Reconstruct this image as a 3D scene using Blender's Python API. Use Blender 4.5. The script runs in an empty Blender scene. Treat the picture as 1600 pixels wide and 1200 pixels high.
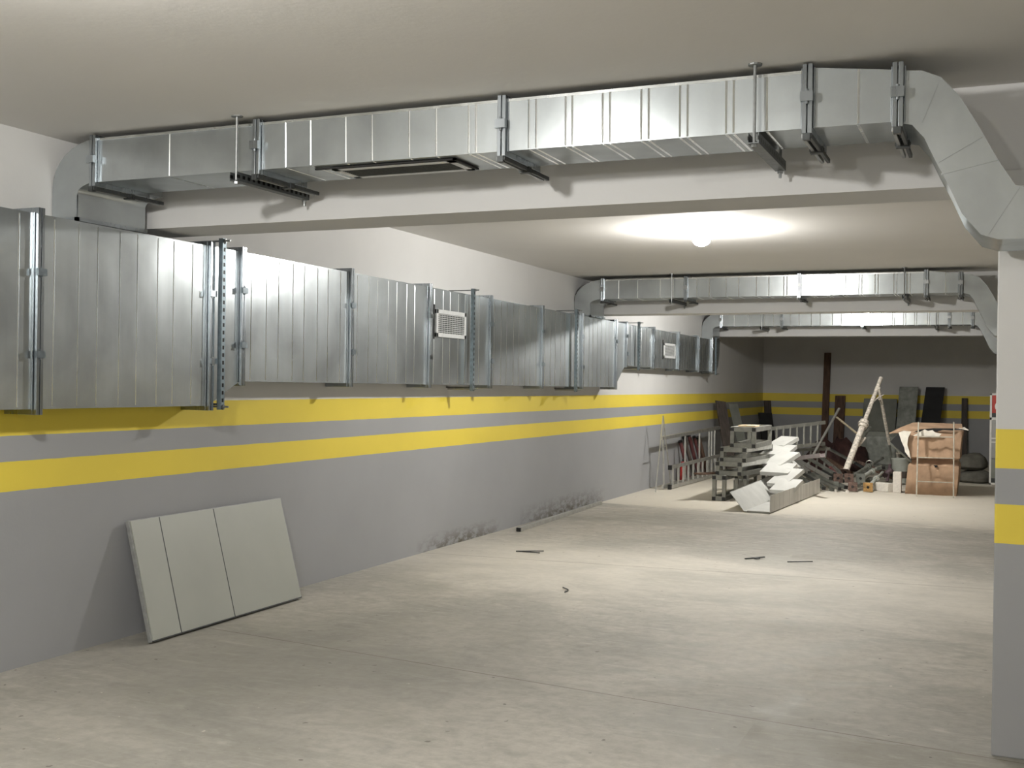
import bpy, math, random
from mathutils import Vector
random.seed(7)
scene = bpy.context.scene

# ------------------------------------------------------------------ camera, world, lamps' strength, exposure
CAM = Vector((4.602, 0.0, 1.5)); YAW, PITCH, ROLL = 0.40826, -0.00101, 0.0138
cd = bpy.data.cameras.new('camera'); cam = bpy.data.objects.new('camera', cd)
scene.collection.objects.link(cam)
fw = Vector((-math.sin(YAW)*math.cos(PITCH), math.cos(YAW)*math.cos(PITCH), math.sin(PITCH)))
r0 = fw.cross(Vector((0, 0, 1))).normalized(); u0 = r0.cross(fw)
rt = r0*math.cos(ROLL) + u0*math.sin(ROLL); up = u0*math.cos(ROLL) - r0*math.sin(ROLL)
M = cam.matrix_world.copy()
for i in range(3):
    M[i][0], M[i][1], M[i][2], M[i][3] = rt[i], up[i], -fw[i], CAM[i]
cam.matrix_world = M
cd.sensor_width = 36.0; cd.lens = 36.0*1751.5/1600.0; cd.clip_start = 0.05; cd.clip_end = 200
scene.camera = cam
w = bpy.data.worlds.new('world'); scene.world = w; w.use_nodes = True
w.node_tree.nodes['Background'].inputs[0].default_value = (0.6, 0.6, 0.6, 1)
w.node_tree.nodes['Background'].inputs[1].default_value = 0.02
scene.view_settings.view_transform = 'Standard'; scene.view_settings.look = 'None'
scene.view_settings.gamma = 1.0; scene.view_settings.use_curve_mapping = False
scene.view_settings.exposure = 0.12
BULB = 1020.0
LAMPS = [(2.3, 2.0, 1.0), (2.4, 8.9, 1.0), (2.35, 15.2, 1.25), (2.4, -5.0, 1.0), (7.6, -2.5, 1.0)]  # last two: unseen fill lamps, added to brighten the ceiling
H = 2.764

# ------------------------------------------------------------------ materials
def nt(name):
    m = bpy.data.materials.new(name); m.use_nodes = True
    t = m.node_tree; b = t.nodes['Principled BSDF']; return m, t, b
def N(t, kind, **kw):
    n = t.nodes.new(kind)
    for k, v in kw.items(): setattr(n, k, v)
    return n
def math_(t, op, a, b=None, c=None, clamp=False):
    n = N(t, 'ShaderNodeMath', operation=op); n.use_clamp = clamp
    for i, v in enumerate((a, b, c)):
        if v is None: continue
        if isinstance(v, (int, float)): n.inputs[i].default_value = v
        else: t.links.new(v, n.inputs[i])
    return n.outputs[0]
def mixc(t, f, a, b, blend='MIX'):
    n = N(t, 'ShaderNodeMix', data_type='RGBA', blend_type=blend)
    for i, v in ((0, f), (6, a), (7, b)):
        if isinstance(v, (int, float)): n.inputs[i].default_value = v
        elif isinstance(v, tuple): n.inputs[i].default_value = (*v, 1)
        else: t.links.new(v, n.inputs[i])
    return n.outputs[2]
def pos(t, scale=(1, 1, 1)):
    g = N(t, 'ShaderNodeNewGeometry'); mp = N(t, 'ShaderNodeMapping'); mp.inputs['Scale'].default_value = scale
    t.links.new(g.outputs['Position'], mp.inputs[0]); return mp.outputs[0]
def noise(t, vec, scale, detail=4, rough=0.55, dist=0):
    n = N(t, 'ShaderNodeTexNoise'); n.inputs['Scale'].default_value = scale; n.inputs['Detail'].default_value = detail
    n.inputs['Roughness'].default_value = rough; n.inputs['Distortion'].default_value = dist
    t.links.new(vec, n.inputs['Vector']); return n.outputs[0]
def ramp(t, fac, stops):
    n = N(t, 'ShaderNodeValToRGB'); t.links.new(fac, n.inputs[0]); e = n.color_ramp.elements
    while len(e) < len(stops): e.new(0.5)
    for i, (p, c) in enumerate(stops):
        e[i].position = p; e[i].color = (c, c, c, 1) if isinstance(c, (int, float)) else (*c, 1)
    return n.outputs[0]
def bump(t, b, h, strength, dist=0.01):
    n = N(t, 'ShaderNodeBump'); n.inputs['Strength'].default_value = strength; n.inputs['Distance'].default_value = dist
    t.links.new(h, n.inputs['Height']); t.links.new(n.outputs[0], b.inputs['Normal'])
def setv(b, **kw):
    for k, v in kw.items():
        b.inputs[k.replace('_', ' ')].default_value = (*v, 1) if isinstance(v, tuple) else v

def simple(name, col, rough=0.7, metal=0.0, var=0.12, scale=9, bmp=0.15, stretch=(1, 1, 1)):
    m, t, b = nt(name); p = pos(t, stretch)
    n = noise(t, p, scale, 5)
    dark = tuple(c*(1-var*1.6) for c in col); lite = tuple(min(1, c*(1+var)) for c in col)
    t.links.new(mixc(t, ramp(t, n, [(0.3, 0.0), (0.7, 1.0)]), dark, lite), b.inputs['Base Color'])
    setv(b, Roughness=rough, Metallic=metal); bump(t, b, n, bmp, 0.004); return m

def plaster(name, col):
    m, t, b = nt(name); p = pos(t)
    n1 = noise(t, p, 0.7, 3); n2 = noise(t, p, 40, 3); n3 = noise(t, p, 5, 4)
    c = mixc(t, ramp(t, n1, [(0.3, 0.0), (0.7, 1.0)]), tuple(c*0.93 for c in col), col)
    t.links.new(c, b.inputs['Base Color']); setv(b, Roughness=0.85)
    bump(t, b, math_(t, 'ADD', n2, math_(t, 'MULTIPLY', n3, 2.0)), 0.12, 0.004); return m
WHITE = (0.66, 0.655, 0.645); GREY = (0.34, 0.345, 0.355); YELL = (0.80, 0.63, 0.07)
def striped(name, zs, stains=None):
    """painted wall: white above, two yellow bands on grey; zs = heights of the four band edges from the top"""
    m, t, b = nt(name)
    g = N(t, 'ShaderNodeNewGeometry'); s = N(t, 'ShaderNodeSeparateXYZ'); t.links.new(g.outputs['Position'], s.inputs[0])
    p = pos(t); wob = math_(t, 'MULTIPLY', math_(t, 'SUBTRACT', noise(t, p, 6, 3), 0.5), 0.006)
    z = math_(t, 'ADD', s.outputs[2], wob)
    col = WHITE
    cur = None
    for zz, c in zip(zs, (YELL, GREY, YELL, GREY)):
        f = math_(t, 'LESS_THAN', z, zz)
        cur = mixc(t, f, cur if cur is not None else col, c)
    n1 = noise(t, p, 0.9, 4)
    cur = mixc(t, math_(t, 'MULTIPLY', ramp(t, n1, [(0.35, 1.0), (0.7, 0.0)]), 0.10), cur, (0.05, 0.05, 0.045))
    if stains:   # damp, dirty patches low on the wall
        for (y0, y1, zt) in stains:
            a = math_(t, 'SUBTRACT', 1.0, math_(t, 'DIVIDE', math_(t, 'ABSOLUTE', math_(t, 'SUBTRACT', s.outputs[1], (y0+y1)/2)), (y1-y0)/2), clamp=True)
            bq = math_(t, 'SUBTRACT', 1.0, math_(t, 'DIVIDE', s.outputs[2], zt), clamp=True)
            f = math_(t, 'MULTIPLY', math_(t, 'MULTIPLY', math_(t, 'POWER', a, 0.5), bq), ramp(t, noise(t, pos(t, (1, 1, 2.2)), 7, 6, 0.7), [(0.42, 0.0), (0.56, 1.0)]))
            cur = mixc(t, math_(t, 'MULTIPLY', f, 1.1, clamp=True), cur, (0.10, 0.085, 0.06))
    t.links.new(cur, b.inputs['Base Color']); setv(b, Roughness=0.6)
    bump(t, b, math_(t, 'ADD', noise(t, p, 45, 3), math_(t, 'MULTIPLY', noise(t, p, 4, 3), 2.5)), 0.12, 0.004); return m

def concrete(name):
    m, t, b = nt(name); p = pos(t)
    g = N(t, 'ShaderNodeNewGeometry'); s = N(t, 'ShaderNodeSeparateXYZ'); t.links.new(g.outputs['Position'], s.inputs[0])
    X, Y = s.outputs[0], s.outputs[1]
    ps = pos(t, (1.0, 1.35, 1))
    big = noise(t, ps, 0.55, 6, 0.62, 0.6); mid = noise(t, ps, 2.3, 7, 0.65, 0.8); fine = noise(t, p, 14, 8, 0.7); scr = noise(t, pos(t, (0.6, 3.0, 1)), 5, 6, 0.7, 1.2)
    A = (0.53, 0.50, 0.445); Bc = (0.37, 0.355, 0.315); L = (0.66, 0.63, 0.57)
    c = mixc(t, ramp(t, big, [(0.40, 1.0), (0.60, 0.0)]), A, Bc)
    c = mixc(t, math_(t, 'MULTIPLY', ramp(t, mid, [(0.36, 1.0), (0.52, 0.0)]), 0.62), c, (0.30, 0.29, 0.25))
    c = mixc(t, math_(t, 'MULTIPLY', ramp(t, scr, [(0.52, 0.0), (0.72, 1.0)]), 0.42), c, L)
    c = mixc(t, math_(t, 'MULTIPLY', ramp(t, fine, [(0.34, 1.0), (0.58, 0.0)]), 0.34), c, (0.21, 0.195, 0.165))
    # darker grey tone, broken up by noise, over the near left part of the slab
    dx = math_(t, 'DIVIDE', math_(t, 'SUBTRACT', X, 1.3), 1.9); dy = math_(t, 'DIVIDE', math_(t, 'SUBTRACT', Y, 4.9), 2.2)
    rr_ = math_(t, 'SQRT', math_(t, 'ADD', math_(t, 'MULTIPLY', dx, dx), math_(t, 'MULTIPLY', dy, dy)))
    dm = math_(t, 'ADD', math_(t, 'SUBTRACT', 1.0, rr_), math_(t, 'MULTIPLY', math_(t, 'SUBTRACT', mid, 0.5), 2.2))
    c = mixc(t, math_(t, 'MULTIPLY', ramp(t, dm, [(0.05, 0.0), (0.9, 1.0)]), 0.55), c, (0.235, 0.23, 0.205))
    # cleaner, paler pour beyond the joint below the second beam
    wob = math_(t, 'MULTIPLY', math_(t, 'SUBTRACT', mid, 0.5), 0.30)
    far = math_(t, 'DIVIDE', math_(t, 'SUBTRACT', math_(t, 'ADD', math_(t, 'ADD', Y, math_(t, 'MULTIPLY', X, 0.24)), math_(t, 'MULTIPLY', math_(t, 'SUBTRACT', scr, 0.5), math_(t, 'MULTIPLY', X, 0.8))), 13.45),
                math_(t, 'ADD', 0.03, math_(t, 'MULTIPLY', X, 0.22)), clamp=True)
    c = mixc(t, math_(t, 'MULTIPLY', far, 0.72), c, (0.68, 0.63, 0.54))
    # worn, dusty, darker lane in front of it
    lane = ramp(t, math_(t, 'ADD', math_(t, 'DIVIDE', Y, 24.0), math_(t, 'MULTIPLY', wob, 0.10)), [(0.40, 0.0), (0.45, 1.0), (0.53, 1.0), (0.565, 0.0)])
    c = mixc(t, math_(t, 'MULTIPLY', math_(t, 'MULTIPLY', lane, ramp(t, scr, [(0.38, 1.0), (0.6, 0.25)])), 0.45), c, (0.25, 0.225, 0.19))
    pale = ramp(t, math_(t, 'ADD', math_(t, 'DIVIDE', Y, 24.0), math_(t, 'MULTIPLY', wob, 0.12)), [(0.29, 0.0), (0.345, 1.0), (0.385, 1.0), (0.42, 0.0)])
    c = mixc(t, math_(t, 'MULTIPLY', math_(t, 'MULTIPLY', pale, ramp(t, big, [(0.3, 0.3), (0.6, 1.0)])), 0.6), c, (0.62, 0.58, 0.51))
    # saw-cut lines and specks
    for (a, k, wd, st) in ((8.72, 0.095, 0.010, 0.65), (5.505, -0.117, 0.007, 0.7), (13.45, -0.18, 0.010, 0.22)):
        d = math_(t, 'ABSOLUTE', math_(t, 'SUBTRACT', Y, math_(t, 'ADD', a, math_(t, 'MULTIPLY', X, k))))
        d = math_(t, 'SUBTRACT', d, math_(t, 'MULTIPLY', math_(t, 'SUBTRACT', fine, 0.5), 0.01))
        c = mixc(t, math_(t, 'MULTIPLY', math_(t, 'LESS_THAN', d, wd*0.6), st), c, (0.12, 0.09, 0.07))
    # mopped damp rectangle with crumbs by the pillar foot
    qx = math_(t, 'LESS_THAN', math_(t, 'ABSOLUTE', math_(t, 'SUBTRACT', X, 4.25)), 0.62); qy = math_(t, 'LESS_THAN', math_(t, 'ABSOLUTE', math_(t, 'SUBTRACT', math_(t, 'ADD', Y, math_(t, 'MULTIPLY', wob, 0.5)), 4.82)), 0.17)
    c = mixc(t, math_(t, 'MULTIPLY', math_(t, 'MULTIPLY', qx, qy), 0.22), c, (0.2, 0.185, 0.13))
    sp = ramp(t, noise(t, p, 26, 2, 0.4), [(0.765, 0.0), (0.79, 1.0)])
    c = mixc(t, math_(t, 'MULTIPLY', sp, 0.7), c, (0.68, 0.64, 0.57))
    dk = ramp(t, noise(t, p, 17, 2, 0.4), [(0.235, 1.0), (0.26, 0.0)])
    c = mixc(t, math_(t, 'MULTIPLY', dk, 0.6), c, (0.07, 0.06, 0.05))
    t.links.new(c, b.inputs['Base Color'])
    t.links.new(ramp(t, mid, [(0.3, 0.55), (0.7, 0.78)]), b.inputs['Roughness'])
    bump(t, b, math_(t, 'ADD', fine, math_(t, 'MULTIPLY', mid, 2)), 0.18, 0.006); return m

def galv(name, base=(0.60, 0.615, 0.61), r0=0.24, r1=0.40, wav=0.10, streak=(1, 1, 0.35), gloss=0.46, gr=0.19, gk=1.9):
    """spangled zinc: a broad soft sheen under a tighter one"""
    m, t, b = nt(name); p = pos(t); pz = pos(t, streak)
    v = N(t, 'ShaderNodeTexVoronoi'); v.inputs['Scale'].default_value = 55; t.links.new(p, v.inputs['Vector'])
    big = noise(t, pz, 4.0, 2, 0.4, 0.2); hi = noise(t, pos(t, (1, 1, 0.12)), 16, 4, 0.6)
    c = mixc(t, ramp(t, v.outputs['Color'], [(0.0, 0.0), (1.0, 0.25)]), base, tuple(x*0.78 for x in base))
    c = mixc(t, math_(t, 'MULTIPLY', ramp(t, big, [(0.3, 1.0), (0.7, 0.0)]), 0.55), c, tuple(x*0.70 for x in base))
    c = mixc(t, math_(t, 'MULTIPLY', ramp(t, hi, [(0.35, 1.0), (0.7, 0.0)]), 0.20), c, tuple(x*0.75 for x in base))
    cl = noise(t, p, 2.1, 3, 0.5, 0.5)
    c = mixc(t, ramp(t, cl, [(0.35, 0.0), (0.65, 0.5)]), c, tuple(min(1, x*1.45) for x in base))
    t.links.new(c, b.inputs['Base Color']); setv(b, Metallic=1.0)
    t.links.new(ramp(t, hi, [(0.25, r0), (0.75, r1)]), b.inputs['Roughness'])
    bn = N(t, 'ShaderNodeBump'); bn.inputs['Strength'].default_value = wav; bn.inputs['Distance'].default_value = 0.05
    t.links.new(noise(t, pos(t, (1, 1, 0.6)), 3.2, 2, 0.4), bn.inputs['Height']); t.links.new(bn.outputs[0], b.inputs['Normal'])
    g = N(t, 'ShaderNodeBsdfAnisotropic'); g.inputs['Roughness'].default_value = gr
    t.links.new(mixc(t, 1.0, c, (gk, gk, gk), 'MULTIPLY'), g.inputs['Color']); t.links.new(bn.outputs[0], g.inputs['Normal'])
    mx = N(t, 'ShaderNodeMixShader'); mx.inputs[0].default_value = gloss
    t.links.new(b.outputs[0], mx.inputs[1]); t.links.new(g.outputs[0], mx.inputs[2])
    t.links.new(mx.outputs[0], t.nodes['Material Output'].inputs[0]); return m

m_ceil = plaster('white_ceiling_plaster', (0.76, 0.74, 0.71))
m_beam = plaster('white_beam_paint', (0.66, 0.655, 0.65))
m_wall = striped('banded_wall_paint', (1.361, 1.195, 1.064, 0.912), stains=((8.6, 10.4, 0.16), (10.9, 13.7, 0.22)))
m_pill = striped('banded_pillar_paint', (1.339, 1.179, 1.032, 0.872))
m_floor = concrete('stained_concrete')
m_duct = galv('galvanised_sheet', (0.31, 0.33, 0.337), 0.55, 0.65, 0.05, gk=2.3)
m_wduct = galv('galvanised_sheet_rough', (0.345, 0.368, 0.377), 0.50, 0.66, 0.10, gk=2.1)
m_rib = galv('rib_glint_zinc', (0.62, 0.64, 0.64), 0.2, 0.3, 0.03)  # colour lifted above the sheet's to paint glints on ribs and seams
m_flange = galv('bright_zinc', (0.30, 0.325, 0.345), 0.22, 0.36, 0.03, gk=1.5)
m_strut = simple('blue_grey_zinc_channel', (0.15, 0.175, 0.19), 0.42, 0.75, 0.15, 30)
def slotted(name, base, along, across, off, pitch, width):
    m = simple(name, base, 0.42, 0.7, 0.15, 30); t = m.node_tree; b = t.nodes['Principled BSDF']
    tc = N(t, 'ShaderNodeTexCoord'); sx = N(t, 'ShaderNodeSeparateXYZ'); t.links.new(tc.outputs['Object'], sx.inputs[0])
    f = math_(t, 'LESS_THAN', math_(t, 'FRACT', math_(t, 'DIVIDE', sx.outputs[along], pitch)), 0.5)
    g = math_(t, 'LESS_THAN', math_(t, 'ABSOLUTE', math_(t, 'SUBTRACT', sx.outputs[across], off)), width)
    old = b.inputs['Base Color'].links[0].from_socket
    t.links.new(mixc(t, math_(t, 'MULTIPLY', f, g), old, (0.008, 0.008, 0.008)), b.inputs['Base Color']); return m
m_slotv = slotted('slotted_zinc_channel', (0.20, 0.245, 0.27), 2, 1, 0.0, 0.046, 0.009)
m_dark = simple('dark_steel_channel', (0.07, 0.075, 0.075), 0.5, 0.6, 0.2, 30)
m_rod = simple('zinc_threaded_rod', (0.32, 0.33, 0.33), 0.4, 0.9, 0.1, 60)
m_grille = simple('white_grille_paint', (0.62, 0.63, 0.63), 0.4, 0.2, 0.05, 20)
m_hole = simple('painted_dark_void', (0.015, 0.015, 0.015), 0.9, 0, 0.1, 20)  # flat black for the unlit depth of gaps and holes
m_slot = simple('dark_grille_mesh', (0.10, 0.105, 0.10), 0.6, 0.3, 0.1, 60)
m_alu = simple('dull_aluminium', (0.56, 0.56, 0.53), 0.42, 0.85, 0.1, 12)
m_alud = simple('shade_darkened_aluminium', (0.255, 0.255, 0.23), 0.5, 0.7, 0.15, 10)  # aluminium darkened to carry the shade on the frame fronts
m_cap = simple('black_plastic_cap', (0.012, 0.012, 0.012), 0.5, 0, 0.1, 20)
m_board = simple('white_board', (0.53, 0.53, 0.505), 0.55, 0, 0.06, 6)
m_panel = simple('pale_grey_panel_face', (0.37, 0.38, 0.34), 0.45, 0.0, 0.05, 1.6)
m_pedge = simple('panel_edge_metal', (0.33, 0.335, 0.33), 0.5, 0.3, 0.1, 30)
m_prop = simple('plaster_spattered_prop_paint', (0.62, 0.57, 0.50), 0.8, 0.1, 0.3, 30, 0.5)
m_rust = simple('rusty_plate', (0.16, 0.105, 0.085), 0.85, 0.2, 0.4, 25, 0.5)
m_ochre = simple('ochre_painted_plate', (0.42, 0.25, 0.09), 0.7, 0.1, 0.35, 25, 0.4)
m_steel = simple('grey_green_steel', (0.23, 0.24, 0.215), 0.55, 0.6, 0.25, 10)
m_wood = simple('dark_brown_timber', (0.11, 0.062, 0.04), 0.8, 0, 0.3, 5, 0.3, (6, 6, 0.6))
m_dwood = simple('blackish_board', (0.075, 0.06, 0.052), 0.7, 0, 0.3, 4, 0.3, (6, 6, 0.6))
m_gboard = simple('dull_grey_board', (0.24, 0.25, 0.22), 0.8, 0, 0.2, 2)
m_black = simple('black_case_fabric', (0.02, 0.02, 0.022), 0.7, 0, 0.2, 8)
m_card = simple('brown_cardboard', (0.43, 0.285, 0.185), 0.85, 0, 0.14, 6, 0.3)
m_cardin = simple('pale_torn_liner', (0.80, 0.76, 0.68), 0.85, 0, 0.1, 14, 0.4)
m_maroon = simple('maroon_pipe_paint', (0.14, 0.045, 0.045), 0.6, 0.1, 0.3, 9)
m_red = simple('red_paint', (0.50, 0.035, 0.03), 0.45, 0, 0.1, 9)
m_tan = simple('dusty_metal', (0.46, 0.43, 0.36), 0.7, 0.3, 0.15, 20)
m_fork = simple('purple_brown_steel', (0.12, 0.08, 0.09), 0.6, 0.3, 0.3, 20)
m_sack = simple('grey_sack_cloth', (0.13, 0.125, 0.105), 0.9, 0, 0.25, 7, 0.6)
m_pail = simple('pale_plastic_pail', (0.42, 0.44, 0.40), 0.5, 0, 0.12, 8)
m_block = simple('white_aerated_block', (0.66, 0.62, 0.56), 0.9, 0, 0.08, 30, 0.5)
m_white = simple('white_sign_enamel', (0.78, 0.77, 0.74), 0.4, 0, 0.04, 8)
m_signred = simple('sign_red', (0.55, 0.06, 0.045), 0.45, 0, 0.05, 8)
m_signgrey = simple('sign_grey', (0.40, 0.40, 0.39), 0.5, 0, 0.05, 8)
m_green = simple('teal_print', (0.02, 0.22, 0.20), 0.5, 0, 0.05, 8)
m_pink = simple('pinkish_primer_channel', (0.45, 0.40, 0.40), 0.55, 0.4, 0.1, 10)
def bulb_mat(k=1.0):
    m, t, b = nt('lit_lamp_glass'); setv(b, Base_Color=(0.9, 0.9, 0.9), Roughness=0.4)
    b.inputs['Emission Color'].default_value = (1.0, 0.98, 0.935, 1); b.inputs['Emission Strength'].default_value = BULB*k; return m
m_bulb = bulb_mat()

# ------------------------------------------------------------------ mesh helpers (all coordinates are world metres)
ROOT = {}
class MB:
    def __init__(self): self.v = []; self.f = []; self.mi = []; self.cur = 0
    def add(self, vs, fs):
        o = len(self.v); self.v += [Vector(q) for q in vs]; self.f += [[i+o for i in q] for q in fs]; self.mi += [self.cur]*len(fs); return self
    def box(self, a, b):
        x0, y0, z0 = a; x1, y1, z1 = b
        if x0 > x1: x0, x1 = x1, x0
        if y0 > y1: y0, y1 = y1, y0
        if z0 > z1: z0, z1 = z1, z0
        return self.hexa([(x0,y0,z0),(x1,y0,z0),(x1,y1,z0),(x0,y1,z0),(x0,y0,z1),(x1,y0,z1),(x1,y1,z1),(x0,y1,z1)])
    def hexa(self, vs):
        return self.add(vs, [(0,3,2,1),(4,5,6,7),(0,1,5,4),(1,2,6,5),(2,3,7,6),(3,0,4,7)])
    def bar(self, p, q, w, h, ref=(0, 0, 1)):
        p, q = Vector(p), Vector(q); d = (q-p).normalized(); r = Vector(ref)
        if abs(d.dot(r)) > 0.98: r = Vector((1, 0, 0))
        s = d.cross(r).normalized(); u = s.cross(d).normalized()
        s *= w/2; u *= h/2
        return self.add([p-s-u, p+s-u, p+s+u, p-s+u, q-s-u, q+s-u, q+s+u, q-s+u], [(0,1,2,3),(7,6,5,4),(0,4,5,1),(1,5,6,2),(2,6,7,3),(3,7,4,0)])
    def channel(self, p, q, w, h, th, ref=(0, 0, 1), flip=1):
        """open C profile: web plus two lips, opening along +ref*flip"""
        p, q = Vector(p), Vector(q); d = (q-p).normalized(); r = Vector(ref)
        s = d.cross(r).normalized(); u = s.cross(d).normalized()*flip
        self.bar(p-u*(h/2-th/2), q-u*(h/2-th/2), w, th, ref)
        for k in (-1, 1): self.bar(p+s*k*(w/2-th/2)+u*th/2, q+s*k*(w/2-th/2)+u*th/2, th, h-th, ref)
        return self
    def tube(self, p, q, r, r2=None, n=14, caps=True):
        p, q = Vector(p), Vector(q); d = (q-p).normalized(); r2 = r if r2 is None else r2
        a = Vector((0, 0, 1)) if abs(d.z) < 0.9 else Vector((1, 0, 0)); s = d.cross(a).normalized(); u = s.cross(d)
        vs = []
        for c, rr in ((p, r), (q, r2)):
            for i in range(n):
                t = 2*math.pi*i/n; vs.append(c+s*math.cos(t)*rr+u*math.sin(t)*rr)
        fs = [(i, i+n, (i+1) % n+n, (i+1) % n) for i in range(n)]
        if caps: fs += [tuple(range(n)), tuple(reversed(range(n, 2*n)))]
        return self.add(vs, fs)
    def lathe(self, c, prof, n=24, axis=(0, 0, 1)):
        """prof: (radius, height along the axis) pairs"""
        c = Vector(c); d = Vector(axis).normalized(); a = Vector((0, 0, 1)) if abs(d.z) < 0.9 else Vector((1, 0, 0))
        s = d.cross(a).normalized(); u = s.cross(d); vs = []
        for (r, h) in prof:
            for i in range(n):
                t = 2*math.pi*i/n; vs.append(c+d*h+s*math.cos(t)*r+u*math.sin(t)*r)
        fs = []
        for k in range(len(prof)-1):
            for i in range(n): fs.append((k*n+i, k*n+(i+1) % n, (k+1)*n+(i+1) % n, (k+1)*n+i))
        return self.add(vs, fs)
    def strip(self, outer, inner, y0, y1):
        """sheet-metal bend: outline of outer/inner (x, z) points swept between y0 and y1"""
        n = len(outer); vs = []
        for y in (y0, y1):
            for (x, z) in outer: vs.append((x, y, z))
            for (x, z) in inner: vs.append((x, y, z))
        o, i, O, I = 0, n, 2*n, 3*n; fs = []
        for k in range(n-1):
            fs += [(o+k, o+k+1, i+k+1, i+k), (O+k, I+k, I+k+1, O+k+1), (o+k, O+k, O+k+1, o+k+1), (i+k, i+k+1, I+k+1, I+k)]
        fs += [(o, i, I, O), (o+n-1, O+n-1, I+n-1, i+n-1)]
        return self.add(vs, fs)
    def prism(self, pts, axis, a, b):
        """polygon pts (two coordinates in cyclic order of the other axes) pushed from a to b along axis 0/1/2"""
        n = len(pts); vs = []
        for t in (a, b):
            for (p, q) in pts: vs.append({0: (t, p, q), 1: (p, t, q), 2: (p, q, t)}[axis])
        return self.add(vs, [tuple(range(n)), tuple(reversed(range(n, 2*n)))]+[(i, i+n, (i+1) % n+n, (i+1) % n) for i in range(n)])
    def xf(self, fn, start=0):
        for i in range(start, len(self.v)): self.v[i] = Vector(fn(self.v[i]))
        return self
    def build(self, name, mats, parent=None, loc=None, bevel=0.0, smooth=False, label=None):
        if not isinstance(mats, (list, tuple)): mats = [mats]
        root = ROOT[parent.name] if parent is not None else Vector(loc if loc is not None else (0, 0, 0))
        me = bpy.data.meshes.new(name); me.from_pydata([tuple(v-root) for v in self.v], [], self.f)
        for m in mats: me.materials.append(m)
        me.polygons.foreach_set('material_index', self.mi)
        if smooth: me.polygons.foreach_set('use_smooth', [True]*len(me.polygons))
        import bmesh
        bm = bmesh.new(); bm.from_mesh(me); bmesh.ops.recalc_face_normals(bm, faces=bm.faces); bm.to_mesh(me); bm.free()
        o = bpy.data.objects.new(name, me); scene.collection.objects.link(o)
        if parent is not None: o.parent = parent; ROOT[o.name] = root
        else: o.location = root; ROOT[o.name] = root
        if bevel:
            bv = o.modifiers.new('edge', 'BEVEL'); bv.width = bevel; bv.segments = 2; bv.limit_method = 'ANGLE'
        if smooth:
            me.set_sharp_from_angle(angle=math.radians(40))
        if label: o['label'] = label
        return o
def thing(name, label, cat, loc, group=None):
    o = bpy.data.objects.new(name, None); scene.collection.objects.link(o); o.location = loc
    o.empty_display_size = 0.1; ROOT[o.name] = Vector(loc)
    o['label'] = label; o['category'] = cat
    if group: o['group'] = group
    return o
def tag(o, label, cat, group=None, kind=None):
    o['label'] = label; o['category'] = cat
    if group: o['group'] = group
    if kind: o['kind'] = kind
    return o
def struct(o, label, cat):
    o['kind'] = 'structure'; o['label'] = label; o['category'] = cat; return o
def box(a, b): return MB().box(a, b)

# ------------------------------------------------------------------ the setting
XR, YF, YB = 9.6, -8.0, 24.2
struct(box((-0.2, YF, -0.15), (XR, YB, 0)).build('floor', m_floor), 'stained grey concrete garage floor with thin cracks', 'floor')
struct(box((-0.2, YF, H), (XR, YB, H+0.2)).build('ceiling', m_ceil), 'white plastered garage ceiling', 'ceiling')
struct(box((-0.2, YF, 0), (0, YB, H)).build('wall_left', m_wall), 'long left wall with two yellow bands on grey below white', 'wall')
struct(box((-0.2, YB, 0), (XR, YB+0.2, H)).build('wall_back', m_wall), 'dim end wall with yellow bands behind the stored clutter', 'wall')
struct(box((XR, YF, 0), (XR+0.2, YB, H)).build('wall_right', m_wall), 'far right wall with yellow bands', 'wall')
struct(box((-0.2, YF-0.2, 0), (XR, YF, H)).build('wall_front', m_wall), 'wall behind the viewer with yellow bands', 'wall')
BEAMS = [(5.06, 5.42, 'white ceiling beam just behind the nearest cross duct'), (13.02, 13.38, 'white ceiling beam behind the second cross duct'), (19.27, 19.63, 'white ceiling beam behind the farthest cross duct')]
for y0, y1, lb in BEAMS:
    struct(box((0, y0, 2.352), (XR, y1, H)).build('ceiling_beam', m_beam), lb, 'beam')
struct(box((4.60, 5.0, 0), (5.3, 5.45, 2.40)).build('pillar', m_pill, bevel=0.006), 'banded yellow and grey pillar at the right edge below the nearest duct', 'pillar')

# ------------------------------------------------------------------ lamps
LL = {1: 'lit round ceiling lamp glowing between the first and second beams', 0: 'round ceiling lamp in front of the nearest cross duct', 2: 'round ceiling lamp between the second and third beams',
      3: 'added round fill lamp on the ceiling behind the viewer', 4: 'added round fill lamp on the ceiling far to the right behind the viewer'}
for i, (x, y, k) in enumerate(LAMPS):
    t = thing('ceiling_lamp', LL[i], 'lamp', (x, y, H), 'round ceiling lamps')
    MB().lathe((x, y, H), [(0.0, 0), (0.06, 0), (0.06, -0.012), (0.035, -0.022), (0.0, -0.022)]).build('lamp_base', m_grille, t, smooth=True)
    pr = [(0.0, -0.018)] + [(0.072*math.sin(a*math.pi/16), -0.080+0.062*math.cos(a*math.pi/16)) for a in range(2, 16)] + [(0.0, -0.142)]
    MB().lathe((x, y, H), pr, 28).build('lamp_globe', m_bulb if k == 1.0 else bulb_mat(k), t, smooth=True, label='glowing white glass globe')

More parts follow.
